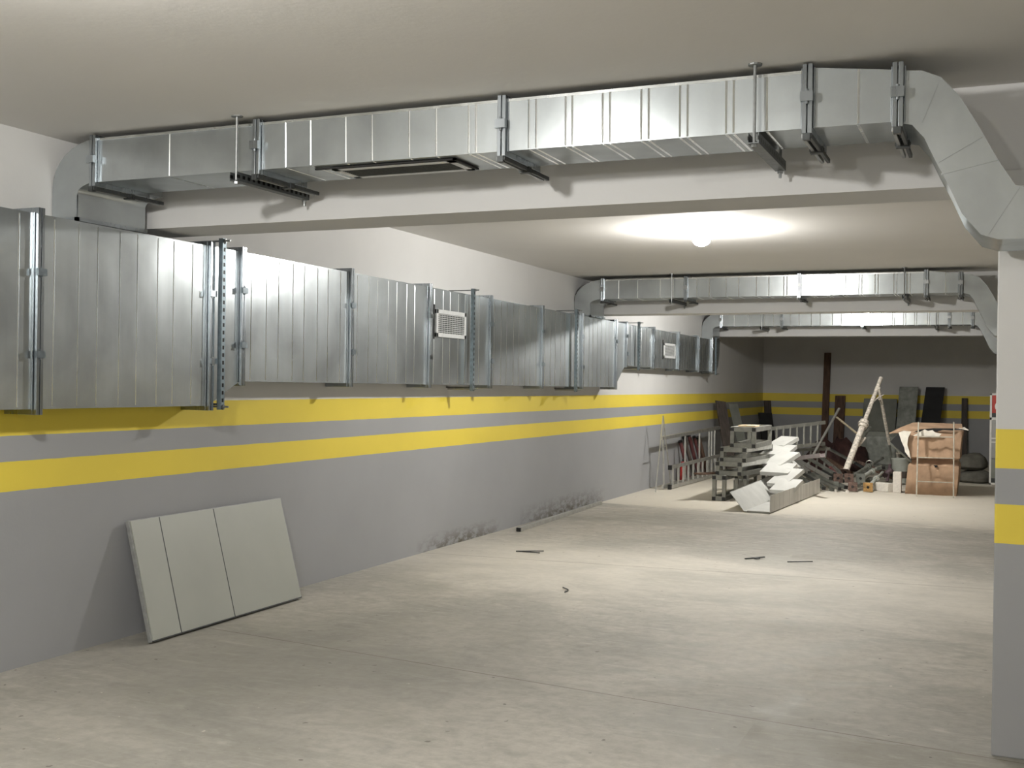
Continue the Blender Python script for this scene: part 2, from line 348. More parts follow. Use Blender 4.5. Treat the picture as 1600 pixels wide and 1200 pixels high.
# ------------------------------------------------------------------ joint flange: two bolted angle rings round a duct, with clips
def ring_x(mb, x, y0, y1, z0, z1, w=0.018, lip=0.026):
    """ring round a duct that runs along x, lying in the plane x"""
    for k in (-1, 1):
        a = x+k*w/2-w/2+ (0.002 if k > 0 else -0.002); b = a+w
        mb.box((a, y0-lip, z0-lip), (b, y0, z1+min(lip, 0.015))); mb.box((a, y1, z0-lip), (b, y1+lip, z1))
        mb.box((a, y0, z0-lip), (b, y1, z0)); mb.box((a, y0, z1), (b, y1, z1+0.015))
    for k in (-1, 1):
        a = x+k*(w+0.006)
        mb.box((a-0.003, y0-0.008, z0-0.004), (a+0.003, y0, z1+0.004))
def ring_y(mb, y, x0, x1, z0, z1, w=0.018, lip=0.028):
    for k in (-1, 1):
        a = y+k*w/2-w/2+(0.003 if k > 0 else -0.003); b = a+w
        mb.box((x1, a, z0-lip), (x1+lip, b, z1+lip)); mb.box((x0, a, z1), (x1, b, z1+lip)); mb.box((x0, a, z0-lip), (x1, b, z0))
    for k in (-1, 1):
        a = y+k*(w+0.010)
        mb.box((x1, a-0.004, z0-0.004), (x1+0.007, a+0.004, z1+0.004))

# ------------------------------------------------------------------ big duct along the left wall
WX0, WX1 = 0.012, 0.20
def zt(y): return 2.312-0.0030*(y-4.0)
def zb(y):
    P = [(-8, 1.345), (5.52, 1.335), (5.83, 1.485), (13.42, 1.462), (13.84, 1.745), (19.2, 1.735)]
    for (a, za), (b, zb_) in zip(P, P[1:]):
        if y <= b: return za+(zb_-za)*(y-a)/(b-a)
    return P[-1][1]
wd = thing('wall_duct', 'long deep galvanised air duct running along the left wall', 'duct', (0.1, 4.2, zb(4.2)))
JY = [1.6, 2.9, 4.19, 5.52, 5.83, 7.13, 8.38, 9.62, 10.93, 12.16, 13.42, 13.84, 15.1, 16.43, 17.65, 18.55]
prev = 0.3
rs = random.Random(3)
for j, y in enumerate(JY):
    a, b = prev, y
    mb = MB().hexa([(WX0,a,zb(a)),(WX1,a,zb(a)),(WX1,b,zb(b)),(WX0,b,zb(b)),(WX0,a,zt(a)),(WX1,a,zt(a)),(WX1,b,zt(b)),(WX0,b,zt(b))])
    if b-a > 0.5:     # stiffening ribs rolled into the sheet, in close pairs
        yy = a+0.11
        k = 0
        while yy < b-0.08:
            q = yy; mb.cur = 1
            for w_ in ((-0.0,), ):
                mb.add([(WX1, q-0.005, zb(q)+0.012), (WX1, q+0.005, zb(q)+0.012), (WX1+0.0022, q, zb(q)+0.015), (WX1, q-0.005, zt(q)-0.012), (WX1, q+0.005, zt(q)-0.012), (WX1+0.0022, q, zt(q)-0.015)],
                       [(0, 2, 5, 3), (2, 1, 4, 5), (0, 1, 2), (3, 5, 4)])
            yy += 0.135 if k % 2 else 0.165
            k += 1
    name = 'duct_section' if b-a > 0.5 else 'duct_reducer'
    mb.cur = 0; mb.build(name, [m_wduct, m_rib], wd)
    prev = y
    if y < 19:
        fb = MB(); ring_y(fb, y, WX0, WX1, zb(y), zt(y)); fl = fb.build('joint_flange', m_flange, wd, bevel=0.002)
        for fz in (0.30, 0.72) if j != 10 else (0.3,):
            z = zb(y)+(zt(y)-zb(y))*(1-fz)
            off = 0.0 if fz < .5 else (0.012 if j % 2 else -0.004)
            cb = MB().box((WX1+0.022, y-0.028+off, z-0.018), (WX1+0.040, y+0.028+off, z+0.018)).tube((WX1+0.03, y+off, z-0.026), (WX1+0.03, y+off, z+0.026), 0.006, n=8)
            cb.build('clip', m_strut if j % 3 else m_flange, fl)
# closed far end, its lower corner swept up
pts = [(18.55, zb(18.55)), (18.95, zb(18.9)+0.01), (19.08, zb(19)+0.10), (19.16, zb(19)+0.28), (19.2, zt(19.2)-0.05), (19.2, zt(19.2)), (18.55, zt(18.55))]
MB().prism([(y, z) for y, z in pts], 0, WX0, WX1).build('duct_end', m_wduct, wd)
# air grilles in its side
def side_grille(y0, y1, z0, z1, dark, lb):
    g = MB(); x = WX1+0.007
    fr = 0.035
    g.box((WX1, y0, z0), (x+0.012, y1, z0+fr)).box((WX1, y0, z1-fr), (x+0.012, y1, z1)).box((WX1, y0, z0), (x+0.012, y0+fr, z1)).box((WX1, y1-fr, z0), (x+0.012, y1, z1))
    gr = g.build('air_grille', m_grille, wd, label=lb, bevel=0.002)
    MB().box((WX1+0.001, y0+fr, z0+fr), (WX1+0.004, y1-fr, z1-fr)).build('grille_opening', m_slot, gr)
    s = MB(); z = z0+fr+0.012
    while z < z1-fr-0.004:
        s.bar((x+0.004, y0+fr, z), (x+0.004, y1-fr, z), 0.010, 0.0035, (0.5, 0, 1)); z += 0.0165
    ye = y0+fr+0.04
    while ye < y1-fr:
        s.bar((x, ye, z0+fr), (x, ye, z1-fr), 0.003, 0.006); ye += 0.05
    s.build('louvre_slats', m_grille, gr)
    MB().box((WX1+0.001, y0-0.028, z0-0.02), (WX1+0.006, y0-0.008, z1+0.04)).build('grille_gap_strip', m_hole, gr, label='black gap beside the grille')  # black strip painted for the shaded gap beside the frame
side_grille(8.50, 9.08, 1.885, 2.12, 0.3, 'white louvred grille in the side of the wall duct')
side_grille(15.62, 16.24, 1.89, 2.105, 0.3, 'small far louvred grille in the side of the wall duct')

def wall_bracket(y, lb, wide=0.036):
    z0, z1 = zb(y)-0.055, zt(y)+0.05
    x = WX1+0.034
    t = thing('duct_bracket', lb, 'bracket', (x, y, z0), 'upright slotted channels clamping the wall duct')
    c = MB().channel((x+0.012, y, z0), (x+0.012, y, z1), wide, 0.03, 0.004, (1, 0, 0), -1)
    c.build('slotted_channel', m_slotv, t)
    for z in (z0+0.018, z1-0.014):
        MB().tube((0.0, y, z), (x+0.07, y, z), 0.006, n=8).tube((x+0.028, y, z), (x+0.04, y, z), 0.013, n=6).build('threaded_rod', m_rod, t)
    MB().bar((0.0, y-0.02, z0+0.033), (x, y-0.02, z0+0.033), 0.03, 0.012).build('support_arm', m_dark, t)
for y, lb in ((5.585, 'slotted blue-grey bracket on the wall duct beside its first step down, nearest of its kind'), (9.16, 'slotted bracket on the wall duct just right of the near louvred grille'),
              (11.88, 'slotted bracket on the wall duct below the second cross duct elbow'), (14.28, 'slotted bracket on the shallower far half of the wall duct'),
              (18.72, 'slotted bracket at the far end of the wall duct')):
    wall_bracket(y, lb)

# ------------------------------------------------------------------ cross ducts under the ceiling
OUT = [(4.245, 2.702), (4.327, 2.695), (4.395, 2.664), (4.462, 2.587), (4.530, 2.467), (4.596, 2.340), (4.655, 2.245), (4.700, 2.238), (6.6, 2.238)]
INN = [(4.245, 2.505), (4.296, 2.493), (4.340, 2.440), (4.376, 2.360), (4.422, 2.269), (4.475, 2.150), (4.540, 2.070), (4.600, 2.050), (6.6, 2.047)]
def cross_duct(Y, dz, dx, lb, full=True, elbow_y=None):
    D = 0.36; DE = 0.51; Z0, Z1 = 2.51+dz, 2.735+dz
    t = thing('cross_duct', lb, 'duct', (2.3, Y, Z0), 'cross ducts hung below the ceiling in front of the beams')
    X = [0.30+dx*0.9, 1.322+dx*0.5, 2.612, 3.911, 4.245]
    def sect(a, b, za1, zb1, ribs):
        tl = 0.006 if zb1 == za1 and a > 1 else 0.0   # long sheets tipped forward at the top to lift the lamp highlight onto them
        mb = MB().hexa([(a,Y,Z0),(b,Y,Z0),(b,Y+D,Z0),(a,Y+D,Z0),(a,Y-tl,za1),(b,Y-tl,zb1),(b,Y+D,zb1),(a,Y+D,za1)])
        for q in ribs:   # rolled rib across front and underside
            mb.cur = 1
            mb.add([(q-0.0045, Y, Z0+0.004), (q+0.0045, Y, Z0+0.004), (q, Y-0.0025, Z0+0.004), (q-0.0045, Y-tl, Z1-0.012), (q+0.0045, Y-tl, Z1-0.012), (q, Y-0.0025-tl, Z1-0.012)], [(0, 2, 5, 3), (2, 1, 4, 5), (0, 1, 2), (3, 5, 4)])
            mb.add([(q-0.006, Y+0.01, Z0), (q+0.006, Y+0.01, Z0), (q, Y+0.01, Z0-0.002), (q-0.006, Y+D-0.01, Z0), (q+0.006, Y+D-0.01, Z0), (q, Y+D-0.01, Z0-0.002)], [(0, 2, 5, 3), (2, 1, 4, 5), (0, 1, 2), (3, 5, 4)])
        mb.cur = 1
        if zb1 == za1: # folded seam along the upper front edge
            mb.bar((a+0.02, Y-0.004, Z1-0.006), (b-0.02, Y-0.004, Z1-0.006), 0.008, 0.012)
        return mb
    R1 = [0.78] if full else [0.55, 0.78, 1.05, 1.2]
    R2 = [1.477, 1.618, 1.811, 1.952, 2.146, 2.283, 2.445, 2.48]
    R3 = [2.732, 2.766, 2.902, 2.932, 3.068, 3.100, 3.236, 3.268, 3.400, 3.432, 3.590, 3.62, 3.752]
    sect(X[0], X[1], Z1, Z1, R1).build('duct_section', [m_duct, m_rib], t)
    s2 = sect(X[1], X[2], Z1, Z1, R2).build('duct_section', [m_duct, m_rib], t)
    sect(X[2], X[3], Z1, Z1, R3).build('duct_section', [m_duct, m_rib], t)
    sect(X[3], X[4], Z1+0.012, Z1-0.03, [4.10]).build('duct_reducer', [m_duct, m_rib], t)
    # quarter bend at the wall, dropping onto the big duct
    zlo = zt(Y)+0.003; xi = 0.178+dx*0.4; ex = X[0]
    outer = []; inner = []
    rx, rz = ex-0.006, 0.24
    for k in range(9):
        a = math.pi/2*k/8
        outer.append((ex-rx*math.sin(a), Z1-rz+rz*math.cos(a)))
        inner.append((ex-(ex-xi)*math.sin(a), Z0-0.055+0.055*math.cos(a)))
    outer.append((0.006, zlo)); inner.append((xi, zlo))
    MB().strip(outer, inner, Y, Y+DE).build('elbow', m_duct, t, smooth=True)
    MB().box((0.0, Y-0.018, zlo), (xi+0.018, Y, zlo+0.02)).box((xi, Y-0.018, zlo), (xi+0.018, Y+DE, zlo+0.02)).box((xi-0.003, Y-0.006, zlo), (xi+0.004, Y+0.004, Z0-0.06)).build('base_flange', m_flange, t)
    # S bend at the right, dropping in front of the pillar
    MB().strip([(x+dx*0.5, z+dz) for x, z in OUT[:7]]+[(x+dx*0.5, z+dz) for x, z in OUT[7:]], [(x+dx*0.5, z+dz) for x, z in INN], Y, Y+D+0.03).build('offset_bend', m_duct, t, smooth=True)
    s = MB()
    for a, b in (((4.385, 2.640), (4.330, 2.50)), ((4.596, 2.342), (4.400, 2.30)), ((4.54, 2.43), (4.39, 2.345)), ((4.668, 2.238), (4.56, 2.062))):
        s.bar((a[0]+dx*0.5, Y-0.001, a[1]+dz), (b[0]+dx*0.5, Y-0.001, b[1]+dz), 0.004, 0.004, (0, 1, 0))
    s.build('bend_seams', m_duct, t)
    for j, x in enumerate(X):
        zz = Z1 if j < 3 else (Z1+0.006 if j == 3 else Z1-0.02)
        fb = MB(); ring_x(fb, x, Y, Y+D, Z0, zz); fl = fb.build('joint_flange', m_flange, t, bevel=0.002)
        zm = (Z0+zz)/2
        MB().box((x-0.024, Y-0.045, zm-0.018), (x+0.024, Y-0.022, zm+0.020)).tube((x, Y-0.034, zm-0.028), (x, Y-0.034, zm+0.03), 0.006, n=8).build('clip', m_flange if full else m_rod, fl)
        MB().box((x-0.020, Y-0.03, Z0-0.045), (x-0.006, Y+0.50, Z0-0.027)).build('support_rail', m_rod, fl, bevel=0.002)
        MB().box((x+0.006, Y-0.03, Z0-0.045), (x+0.020, Y+0.50, Z0-0.027)).build('support_rail', m_dark, fl, bevel=0.002)
        MB().box((x-0.026, Y+0.235, Z0-0.052), (x+0.026, Y+0.265, Z0-0.024)).tube((x-0.03, Y+0.25, Z0-0.036), (x+0.03, Y+0.25, Z0-0.036), 0.007, n=8).build('clip', m_dark, fl)
        MB().box((x-0.014, Y-0.036, Z0-0.052), (x+0.014, Y-0.010, Z0-0.026)).build('corner_bolt', m_dark, fl)
    if full:   # long slot grille in the underside
        a0, a1, b0, b1 = 1.69, 2.335, Y+0.07, Y+0.30
        z = Z0-0.004
        g = MB(); f = 0.035
        for (p, q) in (((a0, b0), (a1, b0+f)), ((a0, b1-f), (a1, b1)), ((a0, b0), (a0+f, b1)), ((a1-f, b0), (a1, b1))): g.box((p[0], p[1], z-0.008), (q[0], q[1], z))
        gr = g.build('air_grille', m_grille, t, label='long grey grille in the duct underside')
        MB().box((a0+f, b0+f, z-0.003), (a1-f, b1-f, z)).build('grille_opening', m_slot, gr)
        s = MB()
        for k in range(9):
            y = b0+f+0.01+k*(b1-b0-2*f-0.02)/8; s.bar((a0+f, y, z-0.005), (a1-f, y, z-0.005), 0.004, 0.006)
        s.build('louvre_slats', m_slot, gr)
        MB().box((a0-0.08, b0-0.022, z-0.006), (a1+0.02, b0-0.008, z+0.002)).box((a1+0.006, b0-0.022, z-0.006), (a1+0.02, b1, z+0.002)).build('grille_gap_strip', m_hole, gr, label='black gap around the grille')  # black strips painted for the shaded gap round the frame
cross_duct(4.47, 0.0, 0.0, 'galvanised cross duct below the ceiling nearest the viewer, with a grille underneath')
cross_duct(12.45, -0.015, 0.06, 'galvanised cross duct behind the lit ceiling lamp, second from the viewer', False)
cross_duct(18.70, -0.01, 0.03, 'galvanised cross duct farthest from the viewer, above the stored clutter', False)

m_sloth = slotted('slotted_dark_channel', (0.13, 0.14, 0.14), 1, 2, -0.294, 0.04, 0.008)
def hanger(x, Y, zd, lb, mat=None, gap=0.0):
    mat = mat or m_dark
    zc = zd-0.028-gap; yf, yb = Y-0.05, Y+0.53
    t = thing('trapeze_hanger', lb, 'hanger', (x, Y, H), 'channels on threaded rods below the cross ducts')
    ch = MB().channel((x, yf-0.03, zc-0.012), (x, yb, zc-0.012), 0.045, 0.042, 0.004, (0, 0, 1), 1); ch.build('support_channel', m_sloth, t)
    MB().tube((x, yf-0.01, zc-0.045), (x, yf-0.01, H), 0.0065, n=8).lathe((x, yf-0.01, H), [(0, 0), (0.028, 0), (0.028, -0.006), (0, -0.006)], 12).tube((x, yf-0.01, zc-0.045), (x, yf-0.01, zc-0.033), 0.013, n=6).build('threaded_rod', m_rod, t)
    MB().tube((x, yb-0.012, zc-0.065), (x, yb-0.012, zc+0.4 if Y > 5 else H), 0.0065, n=8).tube((x, yb-0.012, zc-0.045), (x, yb-0.012, zc-0.033), 0.013, n=6).build('threaded_rod', m_rod, t)
hanger(1.237, 4.47, 2.51, 'dark channel hanger under the left half of the nearest cross duct')
hanger(3.715, 4.47, 2.51, 'dark slotted channel hanger under the right half of the nearest cross duct')
hanger(1.20, 12.45, 2.495, 'dark channel hanger under the left half of the second cross duct')
hanger(3.70, 12.45, 2.495, 'dark channel hanger under the right half of the second cross duct')
hanger(1.02, 18.70, 2.50, 'tiny channel hanger under the left half of the farthest cross duct')
hanger(3.72, 18.70, 2.50, 'tiny channel hanger under the right half of the farthest cross duct')

# ------------------------------------------------------------------ pale panel leaning on the left wall
t = thing('insulated_panel', 'pale grey rectangular panel with two grooves, leaning against the left wall', 'panel', (0.24, 5.75, 0))
def lean(y, s, d):   # s up the panel 0..1, d out of its face
    b = Vector((0.232, y, 0.004)); tp = Vector((0.022, y+0.035, 0.672)); n = Vector((0.954, 0, 0.30)); return b+(tp-b)*s+n*d
def slab(y0, y1, s0, s1, d0, d1): return MB().hexa([lean(y0,s0,d0),lean(y1,s0,d0),lean(y1,s0,d1),lean(y0,s0,d1),lean(y0,s1,d0),lean(y1,s1,d0),lean(y1,s1,d1),lean(y0,s1,d1)])
slab(4.99, 6.475, 0.0, 1.0, 0.0, 0.026).build('panel_core', m_pedge, t, bevel=0.002)
for a, b in ((5.0, 5.235), (5.241, 5.735), (5.741, 6.462)):
    slab(a, b, 0.008, 0.992, 0.024, 0.032).build('panel_strip', m_panel, t, bevel=0.0015)
for g_ in (5.238, 5.738):
    slab(g_-0.0032, g_+0.0032, 0.008, 0.992, 0.026, 0.0325).build('groove', m_dark, t, label='dark joint line')
slab(4.995, 6.468, 0.0, 0.010, 0.020, 0.0325).build('bottom_edge', m_dark, t, label='dark bottom edge')

# ------------------------------------------------------------------ bits on the floor
tag(MB().bar((0.20, 10.40, 0.022), (0.085, 13.28, 0.022), 0.04, 0.04).build('square_tube', m_alu, loc=(0.14, 11.9, 0), bevel=0.002), 'long square metal tube lying on the floor along the left wall', 'metal tube')
bpy.context.view_layer.update()
MBt = MB().box((0.178, 10.385, 0.006), (0.222, 10.405, 0.042)).build('end_cap', m_cap, [o for o in bpy.data.objects if o.name == 'square_tube'][0])
def offcut(pts, lb, mat=m_dark, w=0.018):
    mb = MB()
    for a, b in pts: mb.bar((*a, 0.006), (*b, 0.012), w, 0.008)
    c = pts[0][0]; return tag(mb.build('metal_offcut', mat, loc=(c[0], c[1], 0)), lb, 'metal scrap', 'small scraps on the floor')
offcut([((0.70, 9.16), (0.93, 9.25)), ((0.72, 9.17), (0.94, 9.13))], 'dark forked strip of scrap on the floor before the lit patch', w=0.010)
offcut([((2.62, 9.72), (2.76, 9.86)), ((2.66, 9.80), (2.74, 9.74))], 'small dark scrap on the floor right of centre', w=0.018)
offcut([((2.98, 9.72), (3.18, 9.80))], 'thin dark sliver on the floor beside the small dark scrap', w=0.006)
offcut([((1.70, 7.70), (1.78, 7.60)), ((1.78, 7.60), (1.79, 7.50))], 'curled dark wire scrap on the middle of the floor', w=0.004)

# ------------------------------------------------------------------ ladders by the left wall
def ladder(name_lb, cat, P0, P1, Q0, Q1, rungs, rail=(0.028, 0.06), rr=0.014, mat=m_alu, feet=True, group=None, name='aluminium_ladder', ref=(1, 0, 0), flat=False):
    """rails P0-P1 and Q0-Q1, rungs between at the given fractions"""
    P0, P1, Q0, Q1 = map(Vector, (P0, P1, Q0, Q1)); base = (P0+Q0)/2; base.z = min(P0.z, Q0.z)-rail[1]/2
    t = thing(name, name_lb, cat, base, group)
    for a, b in ((P0, P1), (Q0, Q1)): MB().bar(a, b, rail[1] if flat else rail[0], rail[0] if flat else rail[1], ref).build('rail', mat, t, bevel=0.002)
    for f in rungs:
        a = P0+(P1-P0)*f; b = Q0+(Q1-Q0)*f
        MB().bar(a, b, rr*2, rr*2.4, (0, 1, 0)).build('rung', mat, t, bevel=0.003)
    if feet:
        for a, b in ((P0, P1), (Q0, Q1)):
            d = (b-a).normalized(); MB().bar(a-d*0.03, a+d*0.03, rail[0]+0.016, rail[1]+0.016, ref).build('foot', m_cap, t, bevel=0.003, label='black rubber foot')
    return t
ladder('low aluminium ladder on its edge by the left wall, two black feet towards the viewer', 'ladder', (0.31, 15.68, 0.035), (0.40, 18.9, 0.035), (0.31, 15.68, 0.315), (0.40, 18.9, 0.345),
       [0.045+0.083*k for k in range(12)], rail=(0.03, 0.05), ref=(0, 0, 1))
ladder('wide aluminium ladder frame standing on edge against the left wall, behind the low ladder', 'ladder', (0.225, 15.60, 0.035), (0.235, 19.1, 0.035), (0.205, 15.60, 0.735), (0.215, 19.2, 0.775),
       [0.02, 0.36, 0.61, 0.79, 0.84, 0.90], rail=(0.03, 0.05), mat=m_alu, feet=False, ref=(0, 0, 1), rr=0.012)
t = thing('folding_trestle', 'slender metal trestle like an inverted V in front of the left wall', 'trestle', (0.25, 15.5, 0))
for q in ((0.25, 15.16, 0.0), (0.25, 15.98, 0.0)): MB().bar((0.25, 15.49, 1.06), q, 0.014, 0.014).build('leg', m_alu, t)
MB().bar((0.25, 15.35, 0.62), (0.25, 15.645, 0.62), 0.010, 0.010).build('crossbar', m_alu, t)
# pipes and boards leaning behind them
PIPES = [((0.155, 17.40, 0.02), (0.05, 17.22, 0.60), m_maroon, 0.028), ((0.155, 17.75, 0.02), (0.05, 17.45, 0.66), m_dwood, 0.03), ((0.15, 18.05, 0.02), (0.05, 17.75, 0.68), m_maroon, 0.03),
         ((0.155, 18.35, 0.02), (0.05, 18.1, 0.64), m_maroon, 0.026), ((0.15, 18.62, 0.02), (0.05, 18.4, 0.62), m_wood, 0.035)]
PL = ['maroon pipe leaning on the left wall behind the ladders, nearest of the row', 'dark pipe leaning on the left wall, second behind the ladders', 'maroon pipe leaning on the left wall, third behind the ladders', 'maroon pipe leaning on the left wall, fourth behind the ladders', 'brown round stake leaning on the left wall, last behind the ladders']
for (a, b, m, r), lb in zip(PIPES, PL):
    pp = thing('leaning_pipe', lb, 'pipe', (a[0], a[1], 0), 'pipes leaning behind the ladders')
    MB().tube(a, b, r).build('pipe', m, pp, smooth=True); d = (Vector(b)-Vector(a)).normalized(); MB().tube(b, Vector(b)+d*0.03, r*1.12).build('cap', m_cap, pp, smooth=True)
t = thing('red_canister', 'narrow red canister standing behind the low ladder', 'canister', (0.13, 17.1, 0))
MB().lathe((0.13, 17.1, 0), [(0, 0), (0.045, 0), (0.05, 0.02), (0.05, 0.26), (0.03, 0.31), (0, 0.31)], 16).build('body', m_red, t, smooth=True)
MB().tube((0.13, 17.1, 0.31), (0.13, 17.1, 0.35), 0.015).build('nozzle', m_cap, t)
def board(a0, a1, z0, z1, top_shift, th, mat, lb, cat='board', name='leaning_board', notch=0.0, axis='x', group=None):
    """board leaning back: along axis from a0 to a1 at the foot position, top shifted by top_shift=(dx,dy)"""
    (x0, y0), (x1, y1) = a0, a1; dx, dy = top_shift
    e = Vector((x1-x0, y1-y0, 0)).normalized(); n = Vector((-e.y, e.x, 0))*th
    vs = []
    for z, s in ((z0, 0), (z1, 1)):
        o = Vector((dx*s, dy*s, z)); o2 = Vector((0, 0, -notch*s))
        vs += [Vector((x0, y0, 0))+o, Vector((x1, y1, 0))+o+o2, Vector((x1, y1, 0))+n+o+o2, Vector((x0, y0, 0))+n+o]
    o = MB().hexa(vs).build(name, mat, loc=((x0+x1)/2, (y0+y1)/2, z0), bevel=0.004)
    return tag(o, lb, cat, group)
board((0.36, 19.25), (0.49, 19.42), 0, 1.24, (-0.27, 0.22), 0.04, m_dwood, 'tall blackish rounded plank leaning in the left corner behind the ladders', 'plank', 'leaning_plank', 0.02)
board((0.44, 20.2), (0.56, 20.38), 0, 1.17, (-0.33, 0.2), 0.02, m_gboard, 'grey board leaning beside the tall blackish plank', 'board', 'leaning_board')
board((0.22, 23.35), (0.45, 23.55), 0, 0.95, (-0.18, 0.25), 0.05, m_black, 'short black board in the dim back corner', 'board', 'leaning_board')
board((0.20, 23.8), (0.32, 23.9), 0, 1.2, (-0.12, 0.15), 0.04, m_dwood, 'dark post leaning in the dim back corner', 'plank', 'leaning_plank')

# ------------------------------------------------------------------ stacked aluminium frames
def frame_box(x0, x1, y0, y1, z0, z1, sk, lb, tube=0.034, mat=m_alud, braces=True, zdrop=0.0):
    """open box frame of square tube, long side away from the viewer; sk = sideways shift at its far end"""
    t = thing('metal_trestle', lb, 'trestle', ((x0+x1)/2, y0, z0), 'aluminium box frames stacked in front of the white sheets')
    def P(x, y, z):
        f = (y-y0)/(y1-y0); return Vector((x+sk*f, y, z+zdrop*f))
    h = tube/2; X = (x0+h, x1-h); Y = (y0+h, y1-h); Z = (z0+h, z1-h)
    for y in Y:
        for x in X: MB().bar(P(x, y, z0), P(x, y, z1), tube, tube).build('upright', mat, t, bevel=0.003)
        for z in Z: MB().bar(P(X[0], y, z), P(X[1], y, z), tube*0.9, tube*1.3).build('cross_rail', mat, t, bevel=0.003)
    for x in X:
        for z in Z: MB().bar(P(x, Y[0], z), P(x, Y[1], z), tube*0.94, tube*1.25).build('long_rail', m_alu if z == Z[1] else mat, t, bevel=0.003)  # upper rails in the lit tone, lower ones in the shade tone
    for x in X:
        for z in Z:
            p = P(x, y0-0.006, z); MB().bar(p, p+Vector((0, 0.014, 0)), tube*0.95, tube*0.95).build('end_cap', m_cap, t, label='black plastic end cap')
    return t
frame_box(1.20, 1.38, 14.50, 15.9, 0.0, 0.325, 0.02, 'lowest left aluminium trestle of the stack, its black-capped legs on the floor', tube=0.05)
frame_box(1.44, 1.60, 14.75, 16.0, 0.0, 0.325, 0.01, 'lowest right aluminium trestle of the stack, its feet behind the white tray', tube=0.045)
frame_box(1.22, 1.56, 14.60, 16.0, 0.328, 0.50, 0.26, 'wide aluminium trestle resting on the two lowest ones', tube=0.05)
frame_box(1.265, 1.61, 14.64, 15.9, 0.503, 0.688, 0.12, 'aluminium trestle directly under the topmost one', tube=0.05)
top = frame_box(1.385, 1.72, 14.70, 15.85, 0.691, 0.955, 0.0, 'topmost of the stacked aluminium trestles, beneath a bright strip', tube=0.05)
tag(MB().box((1.39, 14.72, 0.956), (1.70, 15.1, 0.962)).build('foil_sheet', m_board, loc=(1.5, 14.9, 0.956)), 'white sheet lying on the topmost frame', 'sheet')
tag(MB().box((1.48, 14.74, 0.9625), (1.71, 15.0, 0.985)).build('wooden_strip', simple('pale_wood', (0.78, 0.62, 0.42), 0.6), loc=(1.6, 14.85, 0.9625), bevel=0.003), 'pale wooden strip lying on top of the stacked frames', 'wood strip')
t = thing('product_carton', 'white carton with a teal mark on the floor inside the lowest frame', 'box', (1.5, 15.4, 0))
MB().box((1.33, 15.2, 0.0), (1.54, 15.5, 0.22)).build('carton', m_board, t, bevel=0.004)
MB().box((1.345, 15.196, 0.07), (1.44, 15.2, 0.10)).build('printed_mark', m_green, t)
tag(MB().bar((1.02, 14.4, 0.345), (1.24, 14.75, 0.345), 0.12, 0.02).build('timber_offcut', m_wood, loc=(1.1, 14.6, 0.33)), 'brown timber offcut sticking out left of the stacked frames', 'wood')

# ------------------------------------------------------------------ white folded sheets sliding down beside the frames
SH = [((1.80, 16.25, 0.72), 0.30, 0.34, 20, -30), ((1.80, 15.92, 0.615), 0.38, 0.42, 16, -12), ((1.90, 15.55, 0.52), 0.34, 0.40, 24, -34), ((1.93, 15.22, 0.41), 0.38, 0.40, 15, -8), ((2.06, 14.98, 0.32), 0.30, 0.42, 26, -28), ((2.12, 14.72, 0.23), 0.30, 0.36, 20, -14)]
SL = ['topmost white folded sheet of the cascade beside the frames', 'white folded sheet second from the top of the cascade', 'white folded sheet third from the top of the cascade', 'white folded sheet fourth from the top of the cascade', 'white folded sheet fifth from the top of the cascade', 'lowest white folded sheet of the cascade, above the white tray']
for ((cx, cy, cz), wx, wy, ang, rz_), lb in zip(SH, SL):
    t = thing('white_sheet', lb, 'metal sheet', (cx, cy, cz), 'white folded sheets sliding down beside the frames')
    a = math.radians(ang); r = math.radians(rz_)
    def T(v, cx=cx, cy=cy, cz=cz, a=a, r=r):
        x, y, z = v.x, v.y, v.z
        y2 = y*math.cos(a)-z*math.sin(a); z2 = y*math.sin(a)+z*math.cos(a)
        return (cx+x*math.cos(r)-y2*math.sin(r), cy+x*math.sin(r)+y2*math.cos(r), cz+z2)
    MB().box((-wx/2, -wy/2, 0), (wx/2, wy/2, 0.006)).xf(T).build('sheet', m_board, t)
    MB().box((-wx/2, -wy/2-0.004, -0.045), (wx/2, -wy/2, 0.006)).xf(T).build('folded_edge', m_board, t)
    MB().box((-wx/2-0.004, -wy/2, -0.045), (-wx/2, wy/2, 0.006)).xf(T).build('side_edge', m_board, t)
    MB().box((wx/2, -wy/2, -0.045), (wx/2+0.004, wy/2, 0.006)).xf(T).build('side_edge', m_board, t)

# long white tray in front
t = thing('white_tray', 'long white sheet-metal tray with splayed side, in front of the stacked frames', 'tray', (2.1, 13.4, 0))
A0, A1 = Vector((1.86, 13.33, 0.012)), Vector((1.99, 16.25, 0.012)); B0, B1 = Vector((2.17, 13.30, 0.012)), Vector((2.325, 16.23, 0.012))
L0, L1 = A0+Vector((-0.19, 0.10, 0.205)), A1+Vector((-0.22, 0.10, 0.26))
def plate(a, b, c, d, th):
    n = (b-a).cross(d-a).normalized()*th; return MB().hexa([a, b, c, d, a+n, b+n, c+n, d+n])
plate(A0, B0, B1, A1, 0.004).build('tray_bottom', m_board, t)
plate(A0, A1, L1, L0, 0.006).build('splayed_side', m_board, t)
plate(B0, B1, B1+Vector((0.0, 0, 0.20)), B0+Vector((0.0, 0, 0.205)), 0.006).build('upright_side', simple('streaked_white_sheet', (0.60, 0.59, 0.56), 0.6, 0, 0.16, 5, 0.1, (1, 3.0, 0.35)), t, label='upright side with grey streaks')
MB().bar(L0, L1, 0.012, 0.012).build('rolled_edge', m_alud, t)
MB().bar(A0+Vector((0.04, -0.004, 0)), B0+Vector((0, -0.004, 0)), 0.006, 0.022).build('front_lip', m_alud, t)

